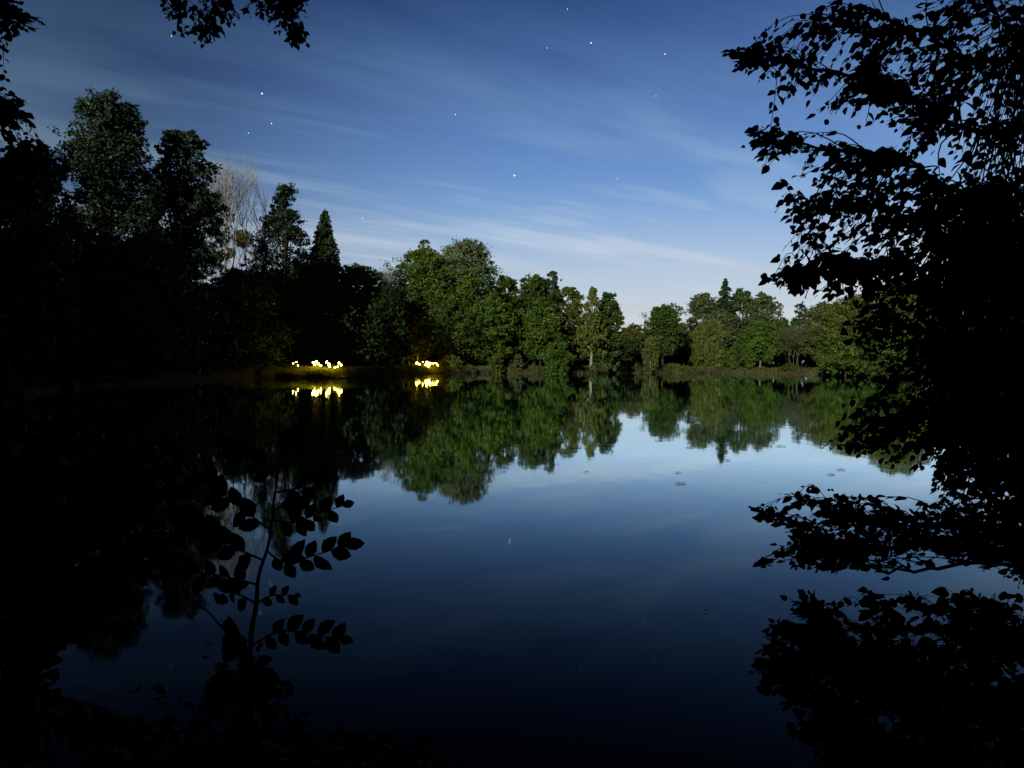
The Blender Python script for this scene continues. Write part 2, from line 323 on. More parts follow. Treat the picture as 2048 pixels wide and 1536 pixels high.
def broad(label, px, D, top, width, bottom, mat='mid', profile='round', seed=1, nc=40, sub=11, lv=20, leaf=0.16, gap=0.0,
          trunk='bark', lean=0.0, name='broadleaf_tree', cat='tree', droop=0.0, tr=None, group=None, topmat=None, stems=1, depth=1.0, flat=0.8):
    rng = np.random.default_rng(seed)
    x0, y0 = W(px, 740, D)[:2]; zb = zg(x0, y0); ztop = W(px, top, D)[2]; zc = max(zb + 0.15, W(px, bottom, D)[2])
    R = width / 2 * D / FPX; H = ztop - zc; base = np.array([x0, y0, zb])
    root = empty(name, base, label, cat, group)
    # clumps of foliage, spread through the crown's volume
    nc = int(nc * 1.8); t = rng.random(nc); rcmax = min(R * 0.46, H * 0.30)
    rc = rcmax * rng.uniform(0.38, 1.05, nc) * np.clip(prof(profile, t) * 1.25, 0.55, 1)
    pr = prof(profile, t) * R; rr = np.maximum(0, pr - rc * 0.55) * np.sqrt(rng.uniform(0.2, 1.0, nc)); an = rng.uniform(0, 2 * math.pi, nc)
    C = np.stack([x0 + rr * np.cos(an) + lean * (t * H), y0 + rr * np.sin(an) * depth, zc + t * H - rc * 0.55 * t + rc * 0.3 * (1 - t)], 1)
    C[:, 2] = np.minimum(C[:, 2], ztop - rc * 0.7)
    C[0] = (x0 + lean * H, y0, ztop - rc[0] * 0.8)
    # trunks and limbs
    g = Geo(); tr = tr or max(0.10, 0.016 * (ztop - zb))
    for s_ in range(stems):
        m = 9; tt = np.linspace(0, 0.92, m); ph = rng.uniform(0, 6, 2); off = rng.normal(0, 0.5 if stems > 1 else 0, 2)
        P = np.stack([x0 + off[0] * tt * 3 + lean * np.maximum(0, tt * (ztop - zb) - (zc - zb)) + 0.14 * np.sin(tt * 5 + ph[0]) * tt * 2,
                      y0 + off[1] * tt * 3 + 0.14 * np.sin(tt * 4 + ph[1]) * tt * 2, zb - 0.25 + tt * (ztop - zb)], 1)
        rad = tr / stems ** .5 * (1 - tt) ** 0.8 + 0.02; rad[0] *= 1.5
        g.tube(P, rad, 7)
        if s_ == 0: P0 = P
    for c in C[::2 if nc > 30 else 1]:
        h = np.clip((c[2] - zb) * rng.uniform(0.45, 0.8), (zc - zb) * 0.8 + 0.1, (ztop - zb) * 0.8)
        k = np.clip((h + 0.25) / ((ztop - zb) * 0.92) * 8, 0, 7.99); i = int(k); a = P0[i] + (P0[i + 1] - P0[i]) * (k - i)
        mid = a * 0.5 + c * 0.5 + np.array([0, 0, -0.08 * np.linalg.norm(c - a)]) + rng.normal(0, 0.1, 3)
        r0 = tr * 0.28; g.tube([a, mid, c], [r0, r0 * 0.6, 0.02], 4)
    g.build('trunk', M[trunk], root)
    # leaves: clump -> spray -> leaf
    n1 = nc * sub; ci = np.repeat(np.arange(nc), sub); keep = rng.random(n1) > gap; ci = ci[keep]; n1 = len(ci)
    dv = rdir(rng, n1, 0.25); rs = np.where(rng.random(n1) < 0.12, rng.uniform(1.0, 1.45, n1), rng.uniform(0.55, 1.0, n1)) * rc[ci]
    S = C[ci] + dv * rs[:, None] * np.array([1, 1, flat]); S += rng.normal(0, 0.12, S.shape)
    sr = rc[ci] * rng.uniform(0.22, 0.42, n1)
    si = np.repeat(np.arange(n1), lv); n2 = len(si)
    lvd = rng.normal(size=(n2, 3)) * np.array([1, 1, 0.7])
    P = S[si] + lvd * sr[si][:, None] * 0.55
    if droop: P[:, 2] -= np.abs(rng.normal(0, droop, n2)) * rng.random(n2)
    P[:, 2] = np.maximum(P[:, 2], zb + 0.08)
    Nn = unit(dv[si] * 0.7 + rdir(rng, n2, 0.35))
    if droop: X = unit(np.array([0, 0, -1.0]) + rng.normal(0, 0.28, (n2, 3)))
    else: X = unit(np.cross(Nn, rdir(rng, n2)))
    Sz = leaf * 1.25 * rng.uniform(0.6, 1.3, n2)
    if droop: Nn = unit(np.cross(X, rdir(rng, n2)))
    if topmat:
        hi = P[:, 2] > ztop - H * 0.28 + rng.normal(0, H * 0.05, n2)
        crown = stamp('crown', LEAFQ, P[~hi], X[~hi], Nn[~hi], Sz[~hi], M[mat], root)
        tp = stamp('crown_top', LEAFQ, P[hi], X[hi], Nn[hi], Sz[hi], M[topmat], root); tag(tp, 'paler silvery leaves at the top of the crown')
    else:
        stamp('crown', LEAFQ, P, X, Nn, Sz, M[mat], root)
    return root

def conifer(label, px, D, top, width, bottom, mat='needle', seed=1, n=320, name='conifer', group=None, leaf=0.17, ragged=0.25):
    rng = np.random.default_rng(seed)
    x0, y0 = W(px, 740, D)[:2]; zb = zg(x0, y0); ztop = W(px, top, D)[2]; zc = max(zb + 0.3, W(px, bottom, D)[2]); R = width / 2 * D / FPX
    root = empty(name, (x0, y0, zb), label, 'conifer', group); g = Geo(); tr = 0.014 * (ztop - zb) + 0.05
    P0 = [(x0, y0, zb - 0.2), (x0 + .05, y0, zb + (ztop - zb) * .5), (x0, y0, ztop)]; g.tube(P0, [tr * 1.3, tr * .7, 0.03], 7)
    Ps, Xs, Ns, Ss = [], [], [], []
    for i in range(n):
        t = rng.random() ** 1.15; z = zc + t * (ztop - zc) * 0.985; L = R * (1 - t) ** 0.85 * rng.uniform(1 - ragged, 1.08) + 0.12; a = rng.uniform(0, 2 * math.pi)
        d = np.array([math.cos(a), math.sin(a), 0]); k = max(3, int(L / 0.16)); s = np.linspace(0.05, 1, k)
        pts = np.array([x0, y0, z]) + d * (s * L)[:, None] + np.array([0, 0, 1]) * (0.30 * L * s - 0.55 * L * s ** 2)[:, None]
        if L > 0.6: g.tube(pts[[0, k // 2, k - 1]], [0.05, 0.03, 0.012], 4)
        q = np.repeat(pts, 7, 0); m = len(q); side = np.cross(d, [0, 0, 1]); w = np.repeat(s * (1.15 - s) * L * 0.75, 7)
        q = q + side * (rng.uniform(-1, 1, m) * w * 0.6)[:, None] + rng.normal(0, 0.07, (m, 3)); q[:, 2] -= np.abs(rng.normal(0, 0.10, m))
        Ps.append(q); Xs.append(unit(d * 0.8 + side * rng.normal(0, .6, (m, 1)) + np.array([0, 0, -0.35]) + rng.normal(0, .2, (m, 3)))); Ns.append(rdir(rng, m, 1.0)); Ss.append(leaf * rng.uniform(.6, 1.2, m))
    g.build('trunk', M['bark'], root); stamp('crown', LEAFQ, np.concatenate(Ps), np.concatenate(Xs), np.concatenate(Ns), np.concatenate(Ss), M[mat], root)
    return root

def baretree(label, px, D, top, width, bottom, seed=1, balls=(), name='bare_tree', mat='twig', fine=1.0, spread=0.33, leaves=0, group=None, stems=3):
    rng = np.random.default_rng(seed)
    x0, y0 = W(px, 740, D)[:2]; zb = zg(x0, y0); ztop = W(px, top, D)[2]; R = width / 2 * D / FPX; H = ztop - zb
    root = empty(name, (x0, y0, zb), label, 'tree', group); g = Geo(); tips = []
    def rec(p, d, L, r, lev):
        k = 4; pts = [p]; q = p.copy()
        for i in range(k):
            d = unit(d + rng.normal(0, 0.07, 3) + np.array([0, 0, 0.05])); q = q + d * L / k
            ex = (q[0] - x0) / R
            if abs(ex) > 0.85: d[0] -= 0.25 * np.sign(ex)
            pts.append(q.copy())
        g.tube(pts, np.linspace(r, r * 0.62, k + 1), 5 if lev < 2 else 3)
        if lev >= 5 or q[2] > ztop: tips.append(q); return
        nb = 3 if lev < 4 else 2
        for b in range(nb):
            nd = unit(d + rng.normal(0, spread, 3) * np.array([1, 1, .5]) + np.array([0, 0, 0.12]))
            rec(pts[-1] if b else pts[-1], nd, L * rng.uniform(.68, .88), r * 0.60, lev + 1)
        if lev >= 1:
            nd = unit(d + rng.normal(0, spread * 1.4, 3)); rec(pts[2], nd, L * 0.6, r * 0.4, lev + 2)
    for s_ in range(stems):
        d = unit(np.array([(s_ - (stems - 1) / 2) * 0.16, rng.normal(0, 0.08), 1.0])); p = np.array([x0 + (s_ - (stems - 1) / 2) * 0.35, y0, zb - 0.2])
        rec(p, d, H * 0.30, 0.010 * H * fine + 0.02, 0)
    g.build('trunk', M[mat], root)
    for (bx, by, br) in balls:
        c = W(bx, by, D); r = br * D / FPX; n = 3600; dv = rdir(rng, n); P = c + dv * (r * rng.uniform(.5, 1, n))[:, None] * np.array([1, 1, .9])
        b = stamp('mistletoe', LEAFQ, P, rdir(rng, n), dv, 0.10 * rng.uniform(.6, 1.3, n), M['mistle'], root)
    if leaves:
        T = np.array(tips); idx = rng.integers(0, len(T), leaves); P = T[idx] + rng.normal(0, 0.35, (leaves, 3)); P[:, 2] -= rng.random(leaves) * 0.8
        stamp('crown', LEAFQ, P, rdir(rng, leaves, -1.0), rdir(rng, leaves), 0.10 * rng.uniform(.6, 1.2, leaves), M['grey'], root)
    return root

# ------------------------------------------------------------------ the left bank, mostly in the shade
S_L = 'shaded trees along the left bank'
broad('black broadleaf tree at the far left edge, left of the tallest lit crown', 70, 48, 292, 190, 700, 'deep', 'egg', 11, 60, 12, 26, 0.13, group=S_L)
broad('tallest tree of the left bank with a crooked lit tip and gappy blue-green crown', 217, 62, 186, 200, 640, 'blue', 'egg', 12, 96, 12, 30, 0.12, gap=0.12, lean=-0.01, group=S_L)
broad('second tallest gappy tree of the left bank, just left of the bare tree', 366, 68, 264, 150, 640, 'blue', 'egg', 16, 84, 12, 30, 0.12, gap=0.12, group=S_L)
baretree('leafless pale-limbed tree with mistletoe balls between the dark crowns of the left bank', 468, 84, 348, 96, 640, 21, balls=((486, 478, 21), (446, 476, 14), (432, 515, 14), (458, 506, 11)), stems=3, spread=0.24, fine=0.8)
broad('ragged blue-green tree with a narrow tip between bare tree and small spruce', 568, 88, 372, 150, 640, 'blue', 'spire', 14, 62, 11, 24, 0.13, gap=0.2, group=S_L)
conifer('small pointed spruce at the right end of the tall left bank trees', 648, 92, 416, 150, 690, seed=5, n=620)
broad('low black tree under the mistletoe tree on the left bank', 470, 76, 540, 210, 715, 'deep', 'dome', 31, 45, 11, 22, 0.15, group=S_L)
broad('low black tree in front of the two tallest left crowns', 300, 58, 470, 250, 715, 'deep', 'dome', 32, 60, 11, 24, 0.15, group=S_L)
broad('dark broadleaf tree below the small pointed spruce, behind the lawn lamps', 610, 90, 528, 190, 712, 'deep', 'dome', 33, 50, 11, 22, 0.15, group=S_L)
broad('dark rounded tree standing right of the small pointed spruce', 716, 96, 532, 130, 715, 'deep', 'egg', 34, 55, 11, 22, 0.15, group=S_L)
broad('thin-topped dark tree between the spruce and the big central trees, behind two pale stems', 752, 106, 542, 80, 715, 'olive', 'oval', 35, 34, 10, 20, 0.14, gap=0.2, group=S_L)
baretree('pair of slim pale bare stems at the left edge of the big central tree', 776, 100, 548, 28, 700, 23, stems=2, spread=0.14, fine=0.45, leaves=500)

# ------------------------------------------------------------------ the centre of the far bank
S_C = 'lit trees in the middle of the far bank'
broad('olive broad tree forming the left shoulder of the biggest central crown', 844, 112, 498, 160, 712, 'mid', 'round', 41, 74, 12, 24, 0.15, group=S_C)
broad('pale wispy treetop rising behind the olive left shoulder of the central trees', 852, 120, 480, 66, 600, 'pale', 'oval', 42, 16, 9, 18, 0.14, gap=0.3, group=S_C)
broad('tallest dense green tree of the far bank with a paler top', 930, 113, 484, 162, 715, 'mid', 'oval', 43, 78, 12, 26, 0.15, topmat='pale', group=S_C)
broad('lower deep green crown in front of the tallest central tree', 900, 109, 600, 150, 722, 'deep', 'round', 44, 45, 12, 24, 0.14, group=S_C)
broad('bright green overhanging crown low to the right of the tallest central tree', 978, 110, 592, 110, 722, 'mid', 'round', 45, 40, 12, 22, 0.14, group=S_C)
broad('olive low tree at the left foot of the central trees, above right-hand lamps', 822, 107, 600, 100, 722, 'olive', 'round', 46, 36, 11, 22, 0.14, group=S_C)
broad('small rounded tree just right of the tallest central crown', 1010, 117, 554, 82, 715, 'mid', 'egg', 47, 34, 11, 22, 0.15, group=S_C)
broad('broad green tree with a dark centre right of the tall central trees', 1068, 118, 554, 112, 700, 'deep', 'egg', 48, 55, 12, 22, 0.15, group=S_C)
broad('narrow dark tuft-topped tree standing above its neighbours right of the central gap', 1101, 124, 545, 42, 680, 'needle', 'column', 49, 26, 11, 22, 0.14, group=S_C)
broad('olive rounded tree left of the young pale-trunked tree', 1135, 120, 576, 76, 690, 'olive', 'egg', 50, 36, 11, 22, 0.14, group=S_C)
broad('deep green low crown leaning over the dark hollow above the round bush', 1080, 114, 616, 100, 716, 'mid', 'round', 51, 38, 11, 22, 0.14, group=S_C)
broad('young slender tree with a pale forked trunk at the water edge', 1182, 116, 576, 66, 712, 'olive', 'spire', 52, 40, 10, 22, 0.12, gap=0.3, trunk='palebark', tr=0.22, droop=0.25, group=S_C)
broad('dark narrow tree ending the central group, beside the open sky gap', 1216, 118, 588, 66, 735, 'deep', 'egg', 53, 44, 11, 24, 0.14, group=S_C)
broad('lower leafy tree right behind the pale forked trunk', 1204, 121, 636, 62, 742, 'mid', 'egg', 54, 28, 11, 20, 0.13, group=S_C)

S_B = 'bushes along the far water edge'
broad('tall loose willow bush left of the right-hand lamps', 797, 100, 640, 62, 742, 'olive', 'dome', 61, 34, 10, 22, 0.11, name='shrub', cat='bush', droop=0.5, group=S_B, stems=3, tr=.12)
broad('small upright bush alone at the water edge below the tallest central tree', 995, 107.5, 704, 32, 745, 'olive', 'egg', 62, 14, 9, 20, 0.09, name='shrub', cat='bush', group=S_B, stems=3, tr=.08)
broad('smaller upright bush between the upright bush and the big round bush', 1036, 109, 710, 28, 744, 'grey', 'egg', 63, 12, 9, 18, 0.09, name='shrub', cat='bush', group=S_B, stems=3, tr=.08)
broad('big round dark green bush at the water edge left of the pale-trunked tree', 1117, 109.5, 684, 62, 748, 'mid', 'round', 64, 34, 11, 22, 0.10, name='shrub', cat='bush', group=S_B, stems=3, tr=.1)
broad('low dark bush right of the right-hand lamps', 900, 103, 712, 46, 745, 'olive', 'dome', 65, 18, 9, 20, 0.10, name='shrub', cat='bush', group=S_B, stems=3, tr=.08)
broad('low tangled bush hanging over the water right of the pale-trunked tree', 1200, 116.5, 728, 70, 748, 'grey', 'dome', 66, 22, 9, 18, 0.09, name='shrub', cat='bush', group=S_B, stems=3, tr=.06, flat=.5)

# ------------------------------------------------------------------ the right half of the far bank
S_R = 'trees on the right half of the far bank'
broad('brownish low tree right of the open sky gap', 1264, 150, 648, 56, 735, 'brown', 'egg', 71, 36, 10, 20, 0.14, gap=0.15, group=S_R)
broad('round dense green tree standing apart right of the open sky gap', 1325, 140, 612, 82, 712, 'deep', 'egg', 72, 60, 12, 24, 0.15, group=S_R)
broad('sparse airy treetop showing behind the round tree that stands apart', 1345, 150, 606, 58, 680, 'pale', 'round', 73, 20, 9, 12, 0.13, gap=0.5, group=S_R)
broad('thin weeping young tree at the water edge below the round tree that stands apart', 1300, 126, 672, 38, 740, 'olive', 'round', 74, 16, 9, 14, 0.10, gap=0.2, trunk='palebark', tr=0.09, droop=0.6, group=S_R)
broad('pale green tree at the left end of the tall right group', 1403, 158, 588, 70, 690, 'grey', 'egg', 75, 38, 11, 22, 0.16, group=S_R)
conifer('pointed dark conifer, the highest tip of the right half of the far bank', 1447, 158, 556, 90, 690, seed=76, n=300, leaf=0.24, ragged=0.6)
broad('dark rounded tree just right of the pointed conifer on the far bank', 1484, 162, 578, 68, 700, 'deep', 'oval', 77, 38, 11, 22, 0.16, group=S_R)
broad('grey-green rounded tree second to the right of the pointed conifer', 1520, 160, 586, 66, 700, 'grey', 'oval', 78, 38, 11, 22, 0.16, gap=0.15, group=S_R)
broad('thin greyish see-through treetop between two darker trees of the right group', 1552, 172, 604, 36, 690, 'grey', 'round', 79, 20, 9, 12, 0.14, gap=0.45, group=S_R)
broad('small dark leaning treetop in front of the bright sky on the far right bank', 1590, 158, 606, 34, 700, 'needle', 'column', 80, 26, 10, 20, 0.14, lean=0.10, gap=0.1, group=S_R)
broad('drooping olive willow reaching down to the water below the pointed conifer', 1418, 146, 640, 84, 744, 'olive', 'egg', 81, 60, 11, 24, 0.13, droop=0.6, group=S_R)
broad('tall olive tree standing behind the drooping willow', 1440, 154, 618, 80, 720, 'grey', 'egg', 82, 46, 11, 22, 0.15, group=S_R)
broad('bright green rounded bush at the water edge right of the drooping willow', 1478, 141.5, 688, 66, 745, 'mid', 'dome', 83, 34, 11, 22, 0.12, name='shrub', cat='bush', group=S_B, stems=3, tr=.1)
broad('fresh green spreading tree with a pale leaning trunk on the right far bank', 1520, 146, 642, 90, 722, 'mid', 'round', 84, 52, 11, 24, 0.14, trunk='palebark', tr=0.16, group=S_R)
broad('green tree between the spreading tree and the grey brushy willow', 1560, 152, 640, 70, 722, 'deep', 'round', 85, 38, 11, 22, 0.15, group=S_R)
baretree('grey brushy half-bare willow by the water on the far right bank', 1590, 142, 652, 62, 740, 87, spread=0.30, fine=0.55, leaves=5200, stems=4, mat='drytwig')
broad('dark low bush hanging into the water under the grey brushy willow', 1576, 137, 728, 44, 752, 'deep', 'dome', 88, 18, 9, 20, 0.11, name='shrub', cat='bush', group=S_B, stems=3, tr=.07)
broad('rusty olive tree right of the grey brushy willow', 1645, 140, 604, 96, 720, 'brown', 'egg', 89, 60, 12, 24, 0.14, group=S_R)
broad('big olive tree rising towards the near leaves on the right', 1712, 128, 588, 130, 720, 'olive', 'egg', 90, 70, 12, 26, 0.14, group=S_R)
broad('green lower tree in front of the big olive tree, beside the near right leaves', 1690, 120, 668, 110, 745, 'mid', 'round', 91, 50, 11, 24, 0.13, group=S_R)
broad('large tree mostly hidden behind the near right leaves', 1800, 112, 570, 150, 730, 'olive', 'egg', 92, 70, 12, 24, 0.15, group=S_R)
broad('dark green low tree at the right shore partly behind the near right leaves', 1775, 100, 660, 120, 745, 'deep', 'round', 93, 50, 11, 22, 0.13, group=S_R)
broad('low brown scrub bush between the two weeping stems and the open sky gap', 1258, 127, 722, 60, 745, 'brown', 'dome', 94, 22, 9, 18, 0.10, name='shrub', cat='bush', group=S_B, stems=3, tr=.07, flat=.6)
broad('long low brown bush under the dark hollow of the round tree', 1345, 134, 728, 66, 746, 'brown', 'dome', 95, 22, 9, 18, 0.10, name='shrub', cat='bush', group=S_B, stems=3, tr=.07, flat=.5)

def shade_canopy():  # unseen leaf roof above the camera, added to keep skylight off the near ground
    rng = np.random.default_rng(44); n = 16000; P = np.stack([rng.uniform(-11, 11, n), rng.uniform(-6, 3.2, n), rng.uniform(6.2, 9.5, n)], 1)
    P[:, 2] += 0.25 * np.maximum(0, P[:, 1]); o = stamp('shade_canopy', LEAFQ, P, rdir(rng, n), rdir(rng, n, 1.5), 0.32 * rng.uniform(.6, 1.3, n), M['wood'])
    tag(o, 'unseen layer of leaves added overhead to shade the near bank', 'woodland', kind='stuff')

# ------------------------------------------------------------------ woodland masses: deep woods behind the bank, and the wood around the photographer
def woods(segments, seed, n, size, mat, sink=1.0):
    """segments: (x0, y0, x1, y1, thickness, height)"""
    rng = np.random.default_rng(seed); Ps = []; tot = sum(math.hypot(a[2] - a[0], a[3] - a[1]) * a[5] for a in segments); g = Geo()
    for (xa, ya, xb, yb, th, h) in segments:
        L = math.hypot(xb - xa, yb - ya); k = int(n * L * h / tot); nc = max(6, int(L * h * 0.9)); t = rng.random(nc)
        cx = xa + (xb - xa) * t; cy = ya + (yb - ya) * t; nx, ny = (yb - ya) / L, -(xb - xa) / L; o = rng.uniform(0, 1, nc) * th
        hz = rng.random(nc) ** 0.8 * h * (0.82 + 0.18 * np.sin(t * L * 0.35 + seed)); C = np.stack([cx + nx * o, cy + ny * o, hz], 1); r = rng.uniform(1.0, 2.2, nc)
        i = rng.integers(0, nc, k); P = C[i] + rdir(rng, k) * (r[i] * rng.random(k) ** .4)[:, None]; P[:, 2] += zt(P[:, 0], P[:, 1]); P[:, 2] = np.maximum(P[:, 2], zt(P[:, 0], P[:, 1]) + .1)
        Ps.append(P)
    P = np.concatenate(Ps)
    P = P[(sdf(P[:, 0], P[:, 1]) > sink)]
    o = stamp('woodland', LEAFQ, P, rdir(rng, len(P)), rdir(rng, len(P)), size * rng.uniform(.6, 1.3, len(P)), M[mat]); return o
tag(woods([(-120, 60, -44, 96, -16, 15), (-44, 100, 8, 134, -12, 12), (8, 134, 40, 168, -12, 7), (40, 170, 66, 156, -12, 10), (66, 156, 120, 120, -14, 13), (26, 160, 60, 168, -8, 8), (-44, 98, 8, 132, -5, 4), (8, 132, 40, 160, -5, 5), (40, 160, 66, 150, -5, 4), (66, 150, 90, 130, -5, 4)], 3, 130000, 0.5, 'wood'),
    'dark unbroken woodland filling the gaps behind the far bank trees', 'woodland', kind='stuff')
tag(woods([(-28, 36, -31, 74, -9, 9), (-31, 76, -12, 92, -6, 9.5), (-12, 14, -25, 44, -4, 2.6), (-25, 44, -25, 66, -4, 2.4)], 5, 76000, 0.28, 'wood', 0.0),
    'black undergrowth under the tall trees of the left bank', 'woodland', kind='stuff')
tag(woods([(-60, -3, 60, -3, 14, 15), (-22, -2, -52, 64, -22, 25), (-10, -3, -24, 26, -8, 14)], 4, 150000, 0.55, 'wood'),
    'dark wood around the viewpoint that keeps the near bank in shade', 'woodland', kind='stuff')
shade_canopy()
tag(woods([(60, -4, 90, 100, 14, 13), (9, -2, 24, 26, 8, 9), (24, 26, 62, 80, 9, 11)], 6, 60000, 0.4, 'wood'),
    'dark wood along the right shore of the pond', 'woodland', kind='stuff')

# ------------------------------------------------------------------ bank vegetation (uncountable)
def fringe():
    rng = np.random.default_rng(8)
    def blades(n, xr, yr, dr, h, w, mat, name, label):
        X = rng.uniform(*xr, n * 30); Y = rng.uniform(*yr, n * 30); d = sdf(X, Y) + wob(X, Y); k = (d > dr[0]) & (d < dr[1]); X, Y = X[k][:n], Y[k][:n]; m = len(X)
        cl = 0.5 + 0.5 * np.sin(X * 1.3 + 2 * np.sin(Y * .7)) * np.sin(Y * 1.1 + X * .4); kk = rng.random(m) < (0.05 + 1.1 * cl ** 2 if name == 'reeds' else 0.25 + cl); X, Y, cl = X[kk], Y[kk], cl[kk]; m = len(X)
        P = np.stack([X, Y, zt(X, Y) - 0.03], 1); H = h * rng.uniform(.45, 1.0, m) * (.6 + .8 * cl)
        Z = unit(np.array([0, 0, 1.0]) + rng.normal(0, .28, (m, 3))); Xa = unit(np.cross(rdir(rng, m), Z)); 
        o = stamp(name, BLADE, P, Xa, Z, H, M[mat], None, np.stack([np.full(m, w), H * .5, H], 1)); tag(o, label, 'grass', kind='stuff')
    blades(48000, (-8.5, 60), (95, 146), (-0.1, 1.8), 0.62, 0.06, 'reed', 'reeds', 'rough brown and green reeds along the far water edge')
    blades(26000, (-24, 60), (68, 156), (0.6, 9), 0.35, 0.06, 'grass', 'grass', 'rough grass on top of the far bank')
    blades(22000, (-22.6, -14.0), (69, 77), (0.02, 1.9), 0.50, 0.035, 'grass', 'grass', 'tufty grass on the bank around the left-hand lamps')
    blades(9000, (-16, -11.5), (72, 99), (0.02, 2.0), 0.45, 0.04, 'grass', 'grass', 'tufty grass on the bank between the two groups of lamps')
    blades(9000, (-14, -8.5), (98, 104), (0.02, 2.0), 0.5, 0.04, 'grass', 'grass', 'tufty grass on the bank around the right-hand lamps')
fringe()

# ------------------------------------------------------------------ lamps on the far bank
BULBS = [plain('lamp_glass', (0.9, 0.8, 0.5), 0.3, (1.0, 0.62, 0.07), 125.0), plain('dim_lamp_glass', (0.9, 0.8, 0.5), 0.3, (1.0, 0.58, 0.06), 60.0)]
METAL = plain('lamp_metal', (0.05, 0.05, 0.05), 0.5)
def ico(c, r, rng=None):
    bm_v = []; bm_f = []; n, m = 8, 6
    for i in range(m + 1):
        th = math.pi * i / m
        for k in range(n):
            a = 2 * math.pi * k / n; bm_v.append((c[0] + r * math.sin(th) * math.cos(a), c[1] + r * math.sin(th) * math.sin(a), c[2] + r * math.cos(th)))
    for i in range(m):
        for k in range(n): bm_f.append([i * n + k, (i + 1) * n + k, (i + 1) * n + (k + 1) % n, i * n + (k + 1) % n])
    return bm_v, bm_f
def lamp(label, D, bulbs, group):
    """a stake with short arms that carry glowing globes; bulbs: (px, py, radius in m)"""
    pts = [W(b[0], b[1], D) for b in bulbs]; cx = float(np.mean([p[0] for p in pts])); y = D; z0 = zg(cx, y)
    root = empty('garden_lamp', (cx, y, z0), label, 'lamp', group); g = Geo(); hz = max(p[2] for p in pts)
    g.tube([(cx, y, z0 - .15), (cx, y, hz - .02)], [0.018, 0.012], 6)
    for k, (p, b) in enumerate(zip(pts, bulbs)):
        p = np.array([p[0], y + (0.12 if k % 2 else -0.12), max(p[2], zg(p[0], y) + b[2] + .05)])
        g.tube([(cx, y, max(z0 + .1, p[2] - .2)), (p[0] * .6 + cx * .4, (p[1] + y) / 2, p[2] - .08), (p[0], p[1], p[2] - b[2] * .9)], [0.012, 0.009, 0.008], 5)
        gg = Geo(); gg.add(*ico(p, b[2])); gg.build('bulb', BULBS[D > 90], root)
    g.build('stake', METAL, root)
LG = 'warm garden lamps on the left bank'; RG = 'warm garden lamps at the foot of the central trees'
lamp('small dim lamp of three bulbs, leftmost of the left bank lamps', 71.7, [(587, 727, .04), (592, 724, .04), (597, 731, .045)], LG)
lamp('bright lamp cluster second from the left on the bank grass', 71.7, [(627, 725, .08), (632, 723, .09), (637, 728, .075), (641, 731, .07), (630, 730, .06)], LG)
lamp('bright lamp cluster third from the left on the bank grass', 71.7, [(654, 724, .08), (657, 729, .11), (660, 733, .07)], LG)
lamp('lamp cluster at the right end of the left bank lamps', 71.75, [(679, 726, .075), (682, 730, .07), (676, 733, .06), (669, 735, .045)], LG)
lamp('left lamp of the right-hand pair under the central trees', 99.9, [(834, 726, .12), (838, 729, .15), (846, 724, .06)], RG)
lamp('brightest lamp cluster of the right-hand lamps under the central trees', 100.0, [(854, 725, .15), (860, 727, .15), (857, 732, .13), (851, 730, .11)], RG)
lamp('string of small bulbs at the right end of the right-hand lamps', 99.95, [(866, 727, .08), (870, 726, .07), (874, 728, .08), (875, 731, .06)], RG)

def plank(label, px, D, length, col, dz):
    x, y = W(px, 745, D)[:2]; z = max(zg(x, y), 0) + dz; root = empty('wooden_plank', (x, y, z), label, 'plank'); h, w, t = length / 2, .12, .035
    g = Geo(); V = [(x + a * h, y + b * w + a * .05, z + c * t + .02 * a) for a in (-1, 1) for b in (-1, 1) for c in (0, 1)]
    g.add(V, [[0, 1, 3, 2], [4, 6, 7, 5], [0, 4, 5, 1], [2, 3, 7, 6], [0, 2, 6, 4], [1, 5, 7, 3]]); g.build('board', plain('board', col), root, False)
    for s_ in (-.7, .7):
        g = Geo(); g.tube([(x + s_ * h, y, z - .5), (x + s_ * h, y, z)], [.03, .03], 6); g.build('post', M['bark'], root)
plank('short pale plank at the water edge below the right-hand lamps', 863, 99.0, .8, (.45, .38, .30), .16)
plank('reddish board at the water edge below the right end of the left bank lamps', 696, 71.5, 1.3, (.22, .08, .04), .18)

# ------------------------------------------------------------------ floating leaves, twigs and specks on the pond
def water_at(px, py):
    v = MROT @ Vector(((px - 1024) / FPX, -(py - 768) / FPX, -1.0)); k = -CAM.z / v.z; p = CAM + v * k; return p.x, p.y
FLOAT = plain('wet_leaf', (.010, .008, .006), .9); FLOAT.node_tree.nodes['Principled BSDF'].inputs['Specular IOR Level'].default_value = 0.0
def floating(px, py, length, label, seed):
    x, y = water_at(px, py); rng = np.random.default_rng(seed); root = empty('floating_leaf', (x, y, 0.004), label, 'leaf', 'dead leaves floating on the pond')
    k = 3; a = rng.normal(0, .25, k); P = np.array([(x + length * rng.uniform(-.22, .22), y + length * rng.uniform(-.15, .15), .012) for _ in range(k)])
    P[0] = (x - length * .3, y, .012)
    X = np.stack([np.cos(a), np.sin(a), np.zeros(k)], 1)
    stamp('blade', LEAFR, P, X, np.tile([0, 0.05, 1.0], (k, 1)) + rng.normal(0, .04, (k, 3)), length * rng.uniform(.25, .45, k), FLOAT, root)
    g = Geo(); g.tube([(x - length * .5, y - .01, .01), (x, y + .01, .02), (x + length * .5, y, .012)], [.004 * length / .2, .006 * length / .2, .003], 5); g.build('stalk', M['nearbark'], root)
